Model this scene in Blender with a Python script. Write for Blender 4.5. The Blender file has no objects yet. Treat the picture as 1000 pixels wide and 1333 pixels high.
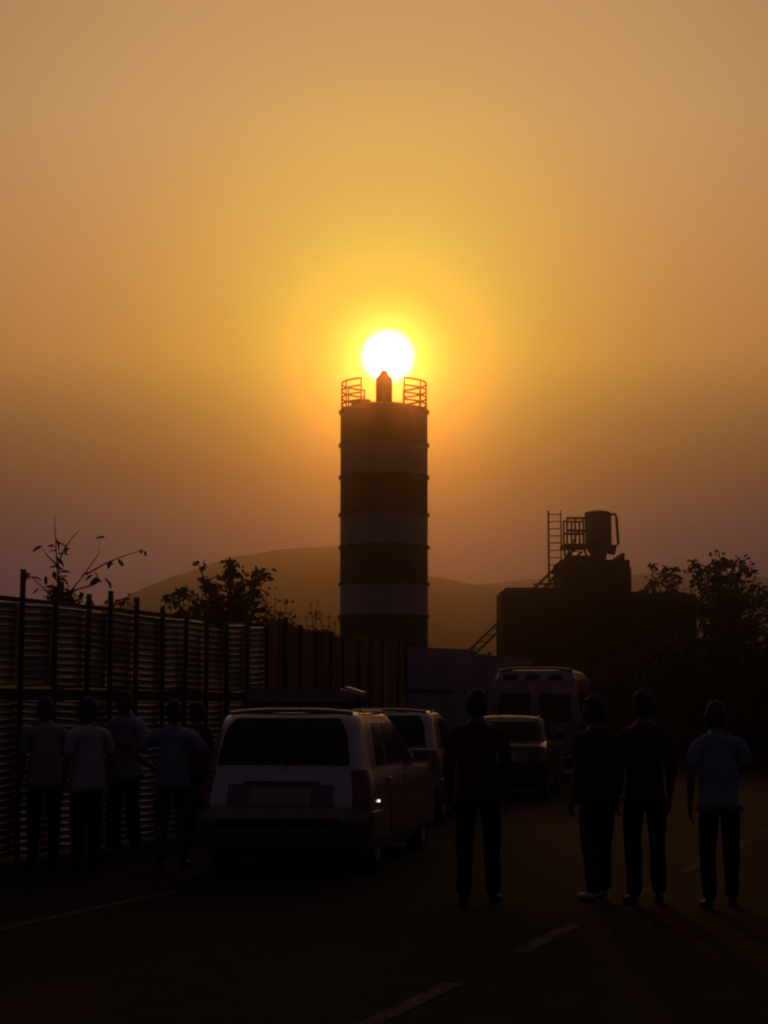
import bpy, bmesh, math, random
from mathutils import Vector, Matrix, Quaternion
R = math.radians
PI = math.pi
sc = bpy.context.scene
col = sc.collection

# ------------------------------------------------------------------ camera
F = 2400.0                       # focal length in photo pixels (1000 x 1333): the phone is zoomed in
K = F / 1420.0                   # distances below are written for a 1420 px lens and stretched by this
EYE = 1.6
PITCH = math.atan(253.5 / F)
cd = bpy.data.cameras.new('camera')
cd.sensor_fit = 'VERTICAL'
cd.sensor_height = 24.0
cd.lens = 24.0 * F / 1333.0
cd.clip_start = 0.1
cd.clip_end = 6000
cam = bpy.data.objects.new('camera', cd)
col.objects.link(cam)
cam.location = (0, 0, EYE)
cam.rotation_euler = (PI / 2 + PITCH, 0, 0)
sc.camera = cam

def ray(px, py):
    u = (px - 500.0) / F
    v = (666.5 - py) / F
    return Vector((u, math.cos(PITCH) - v * math.sin(PITCH), math.sin(PITCH) + v * math.cos(PITCH)))

def at(px, py, Y):               # world point on the sight line of a photo pixel at distance Y
    d = ray(px, py)
    return Vector((0, 0, EYE)) + d * (Y * K / d.y)

def ground_at(px, py):
    d = ray(px, py)
    return Vector((0, 0, EYE)) + d * (-EYE / d.z)

SUN = ray(505, 464).normalized()
SUN_EL = math.asin(SUN.z)
SUN_AZ = math.atan2(SUN.x, SUN.y)

# ------------------------------------------------------------------ sky
world = bpy.data.worlds.new('World')
sc.world = world
world.use_nodes = True
nt = world.node_tree
nt.nodes.clear()
def N(t, **kw):
    n = nt.nodes.new(t)
    for k, v in kw.items(): setattr(n, k, v)
    return n
L = nt.links.new
tc = N('ShaderNodeTexCoord')
nrm = N('ShaderNodeVectorMath', operation='NORMALIZE'); L(tc.outputs['Generated'], nrm.inputs[0])
dot = N('ShaderNodeVectorMath', operation='DOT_PRODUCT'); L(nrm.outputs[0], dot.inputs[0]); dot.inputs[1].default_value = SUN
clampd = N('ShaderNodeClamp'); L(dot.outputs['Value'], clampd.inputs[0]); clampd.inputs[1].default_value = -1; clampd.inputs[2].default_value = 1
acs = N('ShaderNodeMath', operation='ARCCOSINE'); L(clampd.outputs[0], acs.inputs[0])
deg = N('ShaderNodeMath', operation='MULTIPLY'); L(acs.outputs[0], deg.inputs[0]); deg.inputs[1].default_value = 180 / PI
sep = N('ShaderNodeSeparateXYZ'); L(nrm.outputs[0], sep.inputs[0])
asn = N('ShaderNodeMath', operation='ARCSINE'); L(sep.outputs[2], asn.inputs[0])
eld = N('ShaderNodeMath', operation='MULTIPLY'); L(asn.outputs[0], eld.inputs[0]); eld.inputs[1].default_value = 180 / PI

def ramp(src, span, stops, interp='LINEAR'):
    m = N('ShaderNodeMath', operation='DIVIDE'); L(src, m.inputs[0]); m.inputs[1].default_value = span
    r = N('ShaderNodeValToRGB'); L(m.outputs[0], r.inputs[0])
    cr = r.color_ramp; cr.interpolation = interp
    while len(cr.elements) > 1: cr.elements.remove(cr.elements[-1])
    for i, (p, c) in enumerate(stops):
        e = cr.elements[0] if i == 0 else cr.elements.new(p / span)
        e.position = p / span
        e.color = (c[0], c[1], c[2], 1)
    return r.outputs[0]
# the dusty aureole: colour against the angle from the sun
GLOW = [(0, (.54, .36, .006)), (1.5, (.54, .38, .012)), (2.4, (.55, .55, .050)), (3, (.58, .64, .090)), (3.8, (.68, .60, .100)), (4.5, (.74, .54, .100)), (5.4, (.765, .475, .100)), (6.4, (.755, .44, .105)), (8, (.69, .375, .110)), (9.8, (.625, .335, .117)), (14.2, (.52, .267, .110)),
        (20, (.34, .175, .08)), (30, (.14, .078, .048)), (45, (.055, .034, .030)), (75, (.026, .017, .022)), (110, (.019, .0115, .018)), (180, (.018, .0105, .018))]
glow = ramp(deg.outputs[0], 180, GLOW)
# thicker dust low down takes light out of the sky near the horizon
LOW = [(0, (.11, .075, .46)), (3, (.15, .095, .38)), (5.1, (.19, .11, .31)), (6, (.255, .16, .26)), (7.2, (.35, .205, .17)), (8.8, (.50, .37, .27)), (10.8, (.85, .66, .39)), (14, (.95, .80, .66)), (18, (1, 1, 1)), (90, (1, 1, 1))]
low = ramp(eld.outputs[0], 90, LOW)
mul = N('ShaderNodeMix', data_type='RGBA', blend_type='MULTIPLY'); mul.inputs[0].default_value = 1
L(glow, mul.inputs[6]); L(low, mul.inputs[7])
disc = N('ShaderNodeMapRange', interpolation_type='SMOOTHERSTEP'); L(deg.outputs[0], disc.inputs[0])
disc.inputs[1].default_value = 1.0; disc.inputs[2].default_value = 0.42; disc.inputs[3].default_value = 0; disc.inputs[4].default_value = 1
dcol = N('ShaderNodeMix', data_type='RGBA', blend_type='MIX'); L(disc.outputs[0], dcol.inputs[0])
dcol.inputs[6].default_value = (0, 0, 0, 1); dcol.inputs[7].default_value = (9, 7, 3.6, 1)
add = N('ShaderNodeMix', data_type='RGBA', blend_type='ADD'); add.inputs[0].default_value = 1
L(mul.outputs[2], add.inputs[6]); L(dcol.outputs[2], add.inputs[7])
bg1 = N('ShaderNodeBackground'); L(add.outputs[2], bg1.inputs[0]); bg1.inputs[1].default_value = 1.0
sky = N('ShaderNodeTexSky', sky_type='NISHITA', sun_disc=False)
sky.sun_elevation = SUN_EL
sky.sun_rotation = SUN_AZ
sky.dust_density = 6.0
sky.air_density = 1.0
bg2 = N('ShaderNodeBackground'); L(sky.outputs[0], bg2.inputs[0]); bg2.inputs[1].default_value = 0.0002
adds = N('ShaderNodeAddShader'); L(bg1.outputs[0], adds.inputs[0]); L(bg2.outputs[0], adds.inputs[1])
outw = N('ShaderNodeOutputWorld'); L(adds.outputs[0], outw.inputs[0])
world.cycles.sampling_method = 'AUTOMATIC'

# ------------------------------------------------------------------ sun
sd = bpy.data.lights.new('sun', 'SUN')
sd.energy = 0.105
sd.color = (1.0, .17, .006)
sd.angle = R(1.2)          # the dust widens the disc
sun = bpy.data.objects.new('sun', sd)
col.objects.link(sun)
sun.location = (0, 0, 60)
sun.rotation_euler = SUN.to_track_quat('Z', 'Y').to_euler()

vs = sc.view_settings
vs.view_transform = 'Standard'
vs.look = 'None'
vs.exposure = 0
vs.gamma = 1
vs.use_curve_mapping = False
try:
    sc.cycles.use_denoising = True
    sc.cycles.filter_width = 2.0
    sc.cycles.max_bounces = 6
    sc.cycles.volume_bounces = 4
except Exception:
    pass

# ------------------------------------------------------------------ materials
def mat(name, base, rough=.7, metal=0.0, spec=.5, coat=0.0, noise=None, emit=None, trans=0.0, bump=0.0, alpha=None):
    m = bpy.data.materials.new(name)
    m.use_nodes = True
    t = m.node_tree
    b = t.nodes['Principled BSDF']
    b.inputs['Base Color'].default_value = (*base, 1)
    b.inputs['Roughness'].default_value = rough
    b.inputs['Metallic'].default_value = metal
    b.inputs['Specular IOR Level'].default_value = spec
    b.inputs['Coat Weight'].default_value = coat
    if trans: b.inputs['Transmission Weight'].default_value = trans
    if emit:
        b.inputs['Emission Color'].default_value = (*emit[:3], 1); b.inputs['Emission Strength'].default_value = emit[3]
    if noise:
        sc_, lo, hi = noise
        tc_ = t.nodes.new('ShaderNodeTexCoord')
        mp_ = t.nodes.new('ShaderNodeMapping'); mp_.inputs['Scale'].default_value = (1, 1, .12 if name.startswith(('silo', 'rusty')) else 1)
        t.links.new(tc_.outputs['Object'], mp_.inputs[0])
        nz = t.nodes.new('ShaderNodeTexNoise'); nz.inputs['Scale'].default_value = sc_; nz.inputs['Detail'].default_value = 6
        t.links.new(mp_.outputs[0], nz.inputs['Vector'])
        cr = t.nodes.new('ShaderNodeValToRGB')
        cr.color_ramp.elements[0].position = .3; cr.color_ramp.elements[1].position = .7
        cr.color_ramp.elements[0].color = (*[c * lo for c in base], 1)
        cr.color_ramp.elements[1].color = (*[c * hi for c in base], 1)
        t.links.new(nz.outputs['Fac'], cr.inputs[0]); t.links.new(cr.outputs[0], b.inputs['Base Color'])
        if bump:
            bp = t.nodes.new('ShaderNodeBump'); bp.inputs['Strength'].default_value = bump; bp.inputs['Distance'].default_value = .02
            t.links.new(nz.outputs['Fac'], bp.inputs['Height']); t.links.new(bp.outputs[0], b.inputs['Normal'])
    return m
M = {}
M['dirt'] = mat('dirt', (.028, .017, .012), .98, spec=.1, noise=(.7, .6, 1.3), bump=.5)
M['asphalt'] = mat('asphalt', (.0145, .0125, .0105), .95, spec=.12, noise=(3.5, .6, 1.35), bump=.35)
M['paint_line'] = mat('paint_line', (.12, .112, .10), .95, spec=.1, noise=(9, .35, 1.2))
M['hill'] = mat('hill', (.05, .045, .03), 1, spec=0, noise=(.02, .7, 1.3))
M['galv'] = mat('galvanised', (.38, .33, .32), .36, metal=.85, noise=(2.2, .7, 1.15))
M['rust_sheet'] = mat('rusty_sheet', (.32, .15, .085), .6, metal=.25, noise=(1.6, .5, 1.4))
M['post'] = mat('dark_steel', (.045, .035, .03), .7, metal=.2, noise=(5, .6, 1.4))
M['blue_sheet'] = mat('blue_sheet', (.42, .38, .52), .5, metal=.1, noise=(1.2, .8, 1.15))
M['silo_dark'] = mat('silo_dark', (.085, .05, .035), .7, spec=.3, noise=(1.3, .75, 1.25))
M['silo_pale'] = mat('silo_pale', (.62, .50, .50), .65, spec=.3, noise=(1.1, .8, 1.1))
M['plant'] = mat('plant_steel', (.032, .026, .024), .75, spec=.2, noise=(1.2, .6, 1.4))
M['plant_pale'] = mat('plant_drum', (.16, .13, .12), .6, noise=(2, .7, 1.3))
M['silver'] = mat('silver_paint', (.50, .45, .48), .24, metal=.85, coat=.3, noise=(3, .93, 1.04))
M['white_paint'] = mat('white_paint', (.66, .66, .68), .3, coat=.6, noise=(3, .93, 1.04))
M['grey_paint'] = mat('grey_paint', (.48, .45, .46), .24, metal=.85, coat=.3, noise=(3, .93, 1.04))
M['van_paint'] = mat('van_paint', (.33, .30, .35), .3, metal=.6, coat=.4, noise=(2, .85, 1.06))
M['dark_paint'] = mat('dark_paint', (.018, .011, .011), .45, spec=.3, coat=.25, noise=(3, .9, 1.1))
M['glass'] = mat('dark_glass', (.008, .008, .009), .12, spec=.3)
M['plastic'] = mat('black_plastic', (.02, .02, .02), .6)
M['rubber'] = mat('rubber', (.015, .015, .015), .85)
M['alloy'] = mat('alloy', (.4, .4, .42), .4, metal=.8)
M['red_lens'] = mat('red_lens', (.16, .01, .01), .25, coat=.4)
M['amber'] = mat('amber_lens', (.6, .25, .03), .3)
M['recess'] = mat('recess', (.19, .17, .20), .5)
M['plate'] = mat('plate', (.40, .38, .40), .55, noise=(8, .85, 1.05))
M['lamp_blue'] = mat('lamp_cover', (.22, .20, .30), .35, coat=.3)
M['lamp_pale'] = mat('lamp_cover_pale', (.7, .66, .6), .3, coat=.3)
M['glint_lit'] = mat('glint_glow', (.8, .75, .7), .4, emit=(1, .86, .78, 1.6))  # emission imitating a bright glint on the car side
M['bark'] = mat('bark', (.06, .042, .03), .9, spec=.1, noise=(6, .6, 1.4))
M['leaf'] = mat('leaf', (.05, .062, .022), .65, spec=.25, noise=(1.5, .6, 1.4))
M['leaf_dry'] = mat('leaf_dry', (.075, .052, .024), .7, spec=.2, noise=(1.5, .6, 1.4))
M['skin'] = mat('skin', (.16, .085, .05), .6, noise=(6, .9, 1.1))
M['hair'] = mat('hair', (.012, .01, .009), .6)
M['eye'] = mat('eye', (.10, .08, .07), .3)
M['shoe'] = mat('shoe', (.025, .02, .018), .5)
M['shoe_white'] = mat('shoe_white', (.6, .6, .58), .6)
def cloth(n, c): M[n] = mat(n, c, .9, spec=.15, noise=(4, .82, 1.12), bump=.25)
cloth('shirt_white', (.50, .50, .56)); cloth('shirt_blue', (.27, .30, .48)); cloth('shirt_grey', (.30, .32, .36)); cloth('shirt_lilac', (.33, .29, .50))
cloth('shirt_red', (.09, .014, .013)); cloth('shirt_brown', (.07, .04, .03)); cloth('shirt_olive', (.05, .045, .03))
cloth('trouser_black', (.014, .013, .013)); cloth('trouser_brown', (.045, .032, .026)); cloth('trouser_grey', (.08, .075, .075)); cloth('trouser_khaki', (.16, .14, .11))

# ------------------------------------------------------------------ mesh helpers
class MB:
    def __init__(s): s.v = []; s.f = []; s.smooth = False
    def add(s, vs_, fs_):
        o = len(s.v); s.v += [tuple(v) for v in vs_]; s.f += [tuple(i + o for i in f) for f in fs_]; return s
    def box(s, c, size, rot=None):
        hx, hy, hz = size[0] / 2, size[1] / 2, size[2] / 2
        p = [Vector((x, y, z)) for x in (-hx, hx) for y in (-hy, hy) for z in (-hz, hz)]
        if rot is not None: p = [rot @ q for q in p]
        c = Vector(c)
        return s.add([q + c for q in p], [(0, 1, 3, 2), (4, 6, 7, 5), (0, 4, 5, 1), (2, 3, 7, 6), (0, 2, 6, 4), (1, 5, 7, 3)])
    def tube(s, pts, r, n=8, cap=True):
        pts = [Vector(p) for p in pts]
        rs = r if isinstance(r, (list, tuple)) else [r] * len(pts)
        vs_, fs_ = [], []
        for i, p in enumerate(pts):
            a = pts[max(0, i - 1)]; b = pts[min(len(pts) - 1, i + 1)]
            d = (b - a).normalized()
            up = Vector((0, 0, 1)) if abs(d.z) < .95 else Vector((1, 0, 0))
            x = d.cross(up).normalized(); y = x.cross(d)
            for k in range(n):
                t = 2 * PI * k / n
                vs_.append(p + (x * math.cos(t) + y * math.sin(t)) * rs[i])
        for i in range(len(pts) - 1):
            for k in range(n):
                k2 = (k + 1) % n
                fs_.append((i * n + k, i * n + k2, (i + 1) * n + k2, (i + 1) * n + k))
        if cap:
            fs_.append(tuple(reversed(range(n)))); fs_.append(tuple(range((len(pts) - 1) * n, len(pts) * n)))
        s.smooth = True
        return s.add(vs_, fs_)
    def lathe(s, prof, n=48, c=(0, 0, 0), axis='z', cap=True):
        vs_, fs_ = [], []
        for r, z in prof:
            for k in range(n):
                t = 2 * PI * k / n
                a, b = r * math.cos(t), r * math.sin(t)
                vs_.append((c[0] + a, c[1] + b, c[2] + z) if axis == 'z' else (c[0] + z, c[1] + a, c[2] + b))
        m = len(prof)
        for i in range(m - 1):
            for k in range(n):
                k2 = (k + 1) % n
                fs_.append((i * n + k, i * n + k2, (i + 1) * n + k2, (i + 1) * n + k))
        if cap:
            fs_.append(tuple(reversed(range(n)))); fs_.append(tuple(range((m - 1) * n, m * n)))
        s.smooth = True
        return s.add(vs_, fs_)
    def mesh(s, name, smooth=None):
        me = bpy.data.meshes.new(name)
        me.from_pydata(s.v, [], s.f)
        if smooth if smooth is not None else s.smooth:
            auto_smooth(me)
        me.update()
        return me
    def build(s, name, m, parent=None, smooth=None, loc=None, fix=True):
        me = s.mesh(name, smooth)
        if fix:
            bm = bmesh.new(); bm.from_mesh(me); bmesh.ops.recalc_face_normals(bm, faces=bm.faces); bm.to_mesh(me); bm.free()
        return link(name, me, m, parent, loc)
def auto_smooth(me, ang=40):
    for p in me.polygons: p.use_smooth = True
    try: me.set_sharp_from_angle(angle=R(ang))
    except Exception: pass
def link(name, me, m, parent=None, loc=None):
    o = bpy.data.objects.new(name, me); col.objects.link(o)
    if m is not None:
        me.materials.clear(); me.materials.append(M[m] if isinstance(m, str) else m)
    if parent is not None: o.parent = parent
    if loc is not None: o.location = loc
    return o
def tag(o, label=None, cat=None, group=None, kind=None):
    if label: o['label'] = label
    if cat: o['category'] = cat
    if group: o['group'] = group
    if kind: o['kind'] = kind
    return o
def empty(name, loc=(0, 0, 0), rz=0, **kw):
    o = bpy.data.objects.new(name, None); col.objects.link(o)
    o.location = loc; o.rotation_euler = (0, 0, rz); o.empty_display_size = .2
    return tag(o, **kw)

# ------------------------------------------------------------------ ground and road
g = MB(); S = 760; n = 24
for i in range(n + 1):
    for j in range(n + 1):
        g.v.append((-S + 2 * S * i / n, -200 + 1330 * j / n, 0))
for i in range(n):
    for j in range(n):
        a = i * (n + 1) + j; g.f.append((a, a + n + 1, a + n + 2, a + 1))
tag(g.build('ground', 'dirt'), 'bare dark dirt ground beside and beyond the road', kind='structure')

_vp = ray(1335, 920)
ROAD_A = math.atan2(_vp.x, _vp.y)
U = Vector((math.sin(ROAD_A), math.cos(ROAD_A), 0))     # direction of the road
V = Vector((U.y, -U.x, 0))                                   # to the right across the road
P_DASH = ground_at(710, 1225)
LANE = -(ground_at(0, 1212) - P_DASH).dot(V)
def rp(t, w): return P_DASH + U * t + V * w                  # road coordinates: along, across
r_ = MB()
ts = [-30 + 4 * i for i in range(56)]
ws = [-LANE - .45, -LANE * .5, 0, LANE * .5, LANE + .45]
for t in ts:
    for w in ws: 
        p = rp(t, w); r_.v.append((p.x, p.y, .012))
for i in range(len(ts) - 1):
    for j in range(len(ws) - 1):
        a = i * len(ws) + j; r_.f.append((a, a + 1, a + len(ws) + 1, a + len(ws)))
road = tag(r_.build('road', 'asphalt'), 'dark asphalt road running off to the right', kind='structure')
def strip(name, t0, t1, w0, w1, z=.017):
    k = MB(); m_ = max(2, int(abs(t1 - t0) / 1.0) + 1); rnd = random.Random(hash((round(t0, 2), round(w0, 2))) & 999)
    for i in range(m_):
        t = t0 + (t1 - t0) * i / (m_ - 1)
        for w in (w0, w1):
            p = rp(t, w + rnd.uniform(-.006, .006)); k.v.append((p.x, p.y, z))
    for i in range(m_ - 1): k.f.append((2 * i, 2 * i + 1, 2 * i + 3, 2 * i + 2))
    return k.build(name, 'paint_line', road)
def along(px, py): return (ground_at(px, py) - P_DASH).dot(U)
strip('edge_line', -28, along(238, 1163), -LANE - .055, -LANE + .055)   # worn away further on
ta, tb = along(672, 1243), along(748, 1207)
dl = tb - ta
step = (along(895, 1130) - (ta + tb) / 2) / 2
for k in range(-4, 16):
    strip('centre_dash', ta + k * step, ta + k * step + dl, -.06, .06)

# ------------------------------------------------------------------ hills
def hill(name, Y, prof, depth, seed, label):
    rnd = random.Random(seed)
    Y *= K; depth *= K
    xs = []
    for i in range(161):
        px = prof[0][0] + (prof[-1][0] - prof[0][0]) * i / 160
        for a, b in zip(prof, prof[1:]):
            if a[0] <= px <= b[0]:
                f = (px - a[0]) / (b[0] - a[0]); f = f * f * (3 - 2 * f) * .5 + f * .5
                py = a[1] + (b[1] - a[1]) * f; break
        p = at(px, py + rnd.uniform(-.7, .7), Y / K)
        xs.append((p.x, max(p.z, -1)))
    h = MB(); rows = 14
    for j in range(rows + 1):
        q = j / rows * 2 - 1
        for x, z in xs:
            k = max(0, 1 - abs(q) ** 1.6) * (1 + .05 * math.sin(x * .03 + j) * (1 - abs(q)) * (q != 0))
            h.v.append((x, Y + q * depth, -.5 + (z + .5) * k))
    w = len(xs)
    for j in range(rows):
        for i in range(w - 1):
            a = j * w + i; h.f.append((a, a + 1, a + w + 1, a + w))
    h.smooth = True
    return tag(h.build(name, 'hill'), label, kind='structure')
hill('near_hill', 400, [(-900, 900), (-300, 870), (20, 838), (130, 797), (165, 780), (230, 748), (310, 724), (385, 713), (440, 711), (500, 725), (560, 751), (620, 765), (690, 790), (800, 850), (1000, 890), (1300, 905)], 105, 3, 'hazy rounded hill behind the striped silo')
hill('far_ridge', 505, [(-500, 890), (100, 860), (400, 800), (560, 772), (640, 763), (690, 759), (740, 757), (800, 750), (850, 746), (930, 749), (1000, 752), (1150, 765), (1400, 800), (1800, 870)], 125, 5, 'low hazy ridge beyond the batching plant')

# ------------------------------------------------------------------ fence along the road
FA0 = ground_at(20, 1120)
def fence_t(px):                   # distance along U from FA0 seen at pixel column px
    k = (px - 500) / F / ray(px, 920).y
    return (k * FA0.y - FA0.x) / (U.x - k * U.y)
fence = empty('corrugated_fence', FA0, label='long corrugated metal fence with tall posts running beside the left crowd', cat='fence')
FH = 2.72
posts_px = [-28, 20.5, 65, 107, 138, 171, 206, 234.5, 263, 291, 318, 343]
post_t = [fence_t(p) for p in posts_px]
post_t = [post_t[0] - 1.1, ] + post_t
tops = [2.9, 2.95, 3.05, 2.91, 2.87, 2.94, 2.90, 2.83, 2.72, 2.7, 2.7, 2.74, 2.72]
rnd = random.Random(11)
def loc_f(t, w, z): return U * t + V * w + Vector((0, 0, z))
for i, t in enumerate(post_t):
    b = MB(); lean = rnd.uniform(-.02, .02)
    b.tube([loc_f(t, .05, -.05), loc_f(t + lean * .5, .05, 1.5), loc_f(t + lean, .05 + rnd.uniform(-.01, .02), tops[i])], .031, 8)
    b.build('post', 'post', fence)
def sheet_h(t0, t1, z0, z1, bulge, rise, pitch=.076, depth=.013):
    """sheet with horizontal ribs; bulge = bow of the bay towards the road"""
    b = MB(); nx = 9
    nz = int((z1 - z0) / pitch * 10)
    for j in range(nz + 1):
        z = z0 + (z1 - z0) * j / nz
        ph = (z / pitch) % 1.0
        c = depth * 1.5 * max(0, math.sin(2 * PI * ph))
        for i in range(nx + 1):
            f = i / nx
            bow = bulge * math.sin(PI * f) + .004 * math.sin(3 * z + t0)
            p = loc_f(t0 + (t1 - t0) * f, c + bow, z + rise * (f - .5) + .002 * math.sin(7 * f + z))
            b.v.append(tuple(p))
    for j in range(nz):
        for i in range(nx):
            a = j * (nx + 1) + i; b.f.append((a, a + 1, a + nx + 2, a + nx + 1))
    b.smooth = True
    return b
for i in range(len(post_t) - 1):
    t0, t1 = post_t[i], post_t[i + 1]
    for z0, z1 in ((.03, 1.66), (1.80, FH - rnd.uniform(-.02, .05))):
        b = sheet_h(t0 - .012, t1 + .012, z0 + rnd.uniform(0, .02), z1, rnd.uniform(.0, .03), rnd.uniform(-.025, .025))
        me = b.mesh('sheet_panel', True)
        link('sheet_panel', me, 'galv', fence)
for z, h in ((1.73, .12), (FH + .01, .05)):
    b = MB()
    ang = -ROAD_A
    b.box(loc_f((post_t[0] + post_t[-1]) / 2, -.012, z), (.03, post_t[-1] - post_t[0], h), Matrix.Rotation(ang, 3, 'Z'))
    b.build('rail', 'post', fence)

# brown sheet hoarding: carries on where the fence ends, bending with the road
HB0 = FA0 + U * post_t[-1]
HB1 = at(527, 920, 28.0); HB1.z = 0
hd = (HB1 - HB0); HL = hd.length; hd.normalize()
hoard = empty('sheet_hoarding', HB0, label='rusty brown sheet hoarding in front of the silo foot', cat='fence')
def hz(f):     # height of its wavy top
    return 2.72 + .52 * f + .1 * math.sin(f * 9 + .7) * (1 - f) + .06 * math.sin(f * 23)
def hb_t(px):
    k = (px - 500) / F / ray(px, 920).y
    return (k * HB0.y - HB0.x) / (hd.x - k * hd.y)
ppx = [343, 367, 387, 407, 427, 443, 464, 479, 495, 516, 526.5]
pt = [hb_t(p) for p in ppx]
hn = Vector((hd.y, -hd.x, 0))
for i in range(len(pt) - 1):
    b = MB(); nx = 40; t0, t1 = pt[i] + .01, pt[i + 1] - .01
    dz = rnd.uniform(-.05, .06)
    for j in range(2):
        for k in range(nx + 1):
            t = t0 + (t1 - t0) * k / nx
            c = .02 * math.sin(2 * PI * t / .19)
            z = .02 if j == 0 else hz(t / HL) + dz
            p = hd * t + hn * c + Vector((0, 0, z)); b.v.append(tuple(p))
    for k in range(nx): b.f.append((k, k + 1, nx + 2 + k, nx + 1 + k))
    b.smooth = True
    link('hoarding_sheet', b.mesh('hoarding_sheet', True), 'rust_sheet', hoard)
for i, t in enumerate(pt[1:]):
    b = MB(); b.box(hd * t + hn * .05 + Vector((0, 0, (hz(t / HL) + .02) / 2)), (.06, .06, hz(t / HL) + .02), Matrix.Rotation(-math.atan2(hd.x, hd.y), 3, 'Z'))
    b.build('post', 'post', hoard)
for fz in (.35, .8):
    b = MB(); b.tube([hd * .05 + hn * -.05 + Vector((0, 0, 2.7 * fz)), hd * (HL - .05) + hn * -.05 + Vector((0, 0, 3.2 * fz))], .025, 6)
    b.build('rail', 'post', hoard)

# bluish sheet wall beyond it
BW0 = at(528, 920, 30.0); BW0.z = 0
BW1 = at(692, 920, 33.0); BW1.z = 0
bwd = BW1 - BW0; BWL = bwd.length; bwd.normalize(); bwn = Vector((bwd.y, -bwd.x, 0))
wall = empty('sheet_wall', BW0, label='bluish sheet metal site wall between the hoarding and the plant', cat='wall')
rows = [(0, .62, 3.23, .62), (.62, 1.0, 3.2, .40)]
edges = [0, .18, .36, .53, .67, .83, 1.0]
for i in range(6):
    t0, t1 = edges[i] * BWL + .012, edges[i + 1] * BWL - .012
    top = 3.24 if i < 3 else 3.12 - .05 * (i - 3)
    split = 2.02 if i < 2 else 1.62
    gap = .05 if i < 2 else .008
    for z0, z1 in ((.03, split - gap), (split + gap, top)):
        b = MB(); b.box(bwd * (t0 + t1) / 2 + Vector((0, 0, (z0 + z1) / 2)), (t1 - t0, .05, z1 - z0), Matrix.Rotation(math.atan2(bwd.y, bwd.x), 3, 'Z'))
        nr = 6
        for k in range(1, nr):
            t = t0 + (t1 - t0) * k / nr
            b.box(bwd * t + bwn * .035 + Vector((0, 0, (z0 + z1) / 2)), (.04, .03, z1 - z0 - .02), Matrix.Rotation(math.atan2(bwd.y, bwd.x), 3, 'Z'))
        b.build('wall_panel', 'blue_sheet', wall)
for z_ in (.25, 1.62, 2.02, 2.95):
    b = MB(); b.box(bwd * BWL / 2 + bwn * -.045 + Vector((0, 0, z_)), (BWL, .03, .2), Matrix.Rotation(math.atan2(bwd.y, bwd.x), 3, 'Z')); b.build('rail', 'post', wall)
for i in range(7):
    t = edges[i] * BWL
    b = MB(); b.box(bwd * t + bwn * -.10 + Vector((0, 0, 1.6)), (.07, .07, 3.2), Matrix.Rotation(math.atan2(bwd.y, bwd.x), 3, 'Z'))
    b.build('post', 'post', wall)

# ------------------------------------------------------------------ the silo
SY = 44.0
sx = at(500, 700, SY).x
RAD = (at(557, 700, SY).x - at(443, 700, SY).x) / 2
silo = empty('cement_silo', (sx, SY * K, 0), label='tall cement silo with dark and pale bands and the sun over its top', cat='silo')
def h_at(py, Y=SY - 1.75 / K): return at(500, py, Y).z
zb = [h_at(p) for p in (850, 800, 757, 708, 665, 615, 572, 528)]
for i in range(7):
    z0, z1 = zb[i], zb[i + 1]
    b = MB(); b.lathe([(RAD, z0 + .02), (RAD, z1 - .02)], 72, cap=False)
    o = b.build('shell_band', 'silo_dark' if i % 2 == 0 else 'silo_pale', silo)
    o['label'] = 'dark painted band of the silo' if i % 2 == 0 else 'pale painted band of the silo'
for z in zb:
    b = MB(); b.lathe([(RAD - .05, z - .035), (RAD + .045, z - .035), (RAD + .045, z + .035), (RAD - .05, z + .035)], 72, cap=False)
    for k in range(36):
        t = 2 * PI * k / 36
        b.box((math.cos(t) * (RAD + .05), math.sin(t) * (RAD + .05), z), (.06, .06, .11), Matrix.Rotation(t, 3, 'Z'))
    b.build('flange', 'silo_dark', silo)
zt = zb[-1]
b = MB(); b.lathe([(RAD + .03, zt), (RAD + .02, zt + .10), (RAD * .8, zt + .2), (RAD * .45, zt + .34), (.3, zt + .42), (.01, zt + .43)], 72)
b.build('roof', 'silo_dark', silo)
zf = h_at(482, SY)
b = MB(); b.lathe([(.33, zt + .3), (.34, zf - .36), (.30, zf - .30), (.19, zf - .20), (.13, zf - .04), (.05, zf)], 28)
b.build('dust_filter', 'plant', silo)
b = MB(); b.lathe([(.42, zt + .1), (.42, zt + .42), (.36, zt + .48), (.05, zt + .5)], 24, c=(-RAD * .52, -.2, 0))
b.build('inspection_hatch', 'plant', silo)
rail_top = h_at(490)
for a0, a1 in ((118, 238), (-62, 62)):           # two arcs of guard rail, open between them
    gr = empty('guard_rail'); gr.parent = silo
    nr = 14
    rr = RAD - .05
    for lev in (rail_top, zt + (rail_top - zt) * .75, zt + (rail_top - zt) * .5, zt + (rail_top - zt) * .26):
        b = MB(); b.tube([(rr * math.cos(R(a0 + (a1 - a0) * k / nr)), rr * math.sin(R(a0 + (a1 - a0) * k / nr)), lev) for k in range(nr + 1)], .04, 6)
        b.build('rail', 'plant', gr)
    for k in range(5):
        t = R(a0 + (a1 - a0) * k / 4)
        b = MB(); b.tube([(rr * math.cos(t), rr * math.sin(t), zt + .02), (rr * math.cos(t), rr * math.sin(t), rail_top + .02)], .035, 6)
        b.build('rail_post', 'plant', gr)
b = MB(); b.lathe([(.25, zb[0] - 2.2), (RAD, zb[0])], 48, cap=False); b.build('hopper', 'silo_dark', silo)
for k in range(4):
    t = PI / 4 + k * PI / 2
    b = MB(); b.tube([(math.cos(t) * RAD * .96, math.sin(t) * RAD * .96, 0), (math.cos(t) * RAD * .96, math.sin(t) * RAD * .96, zb[0] + .3)], .13, 10)
    b.build('leg', 'plant', silo)

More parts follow.
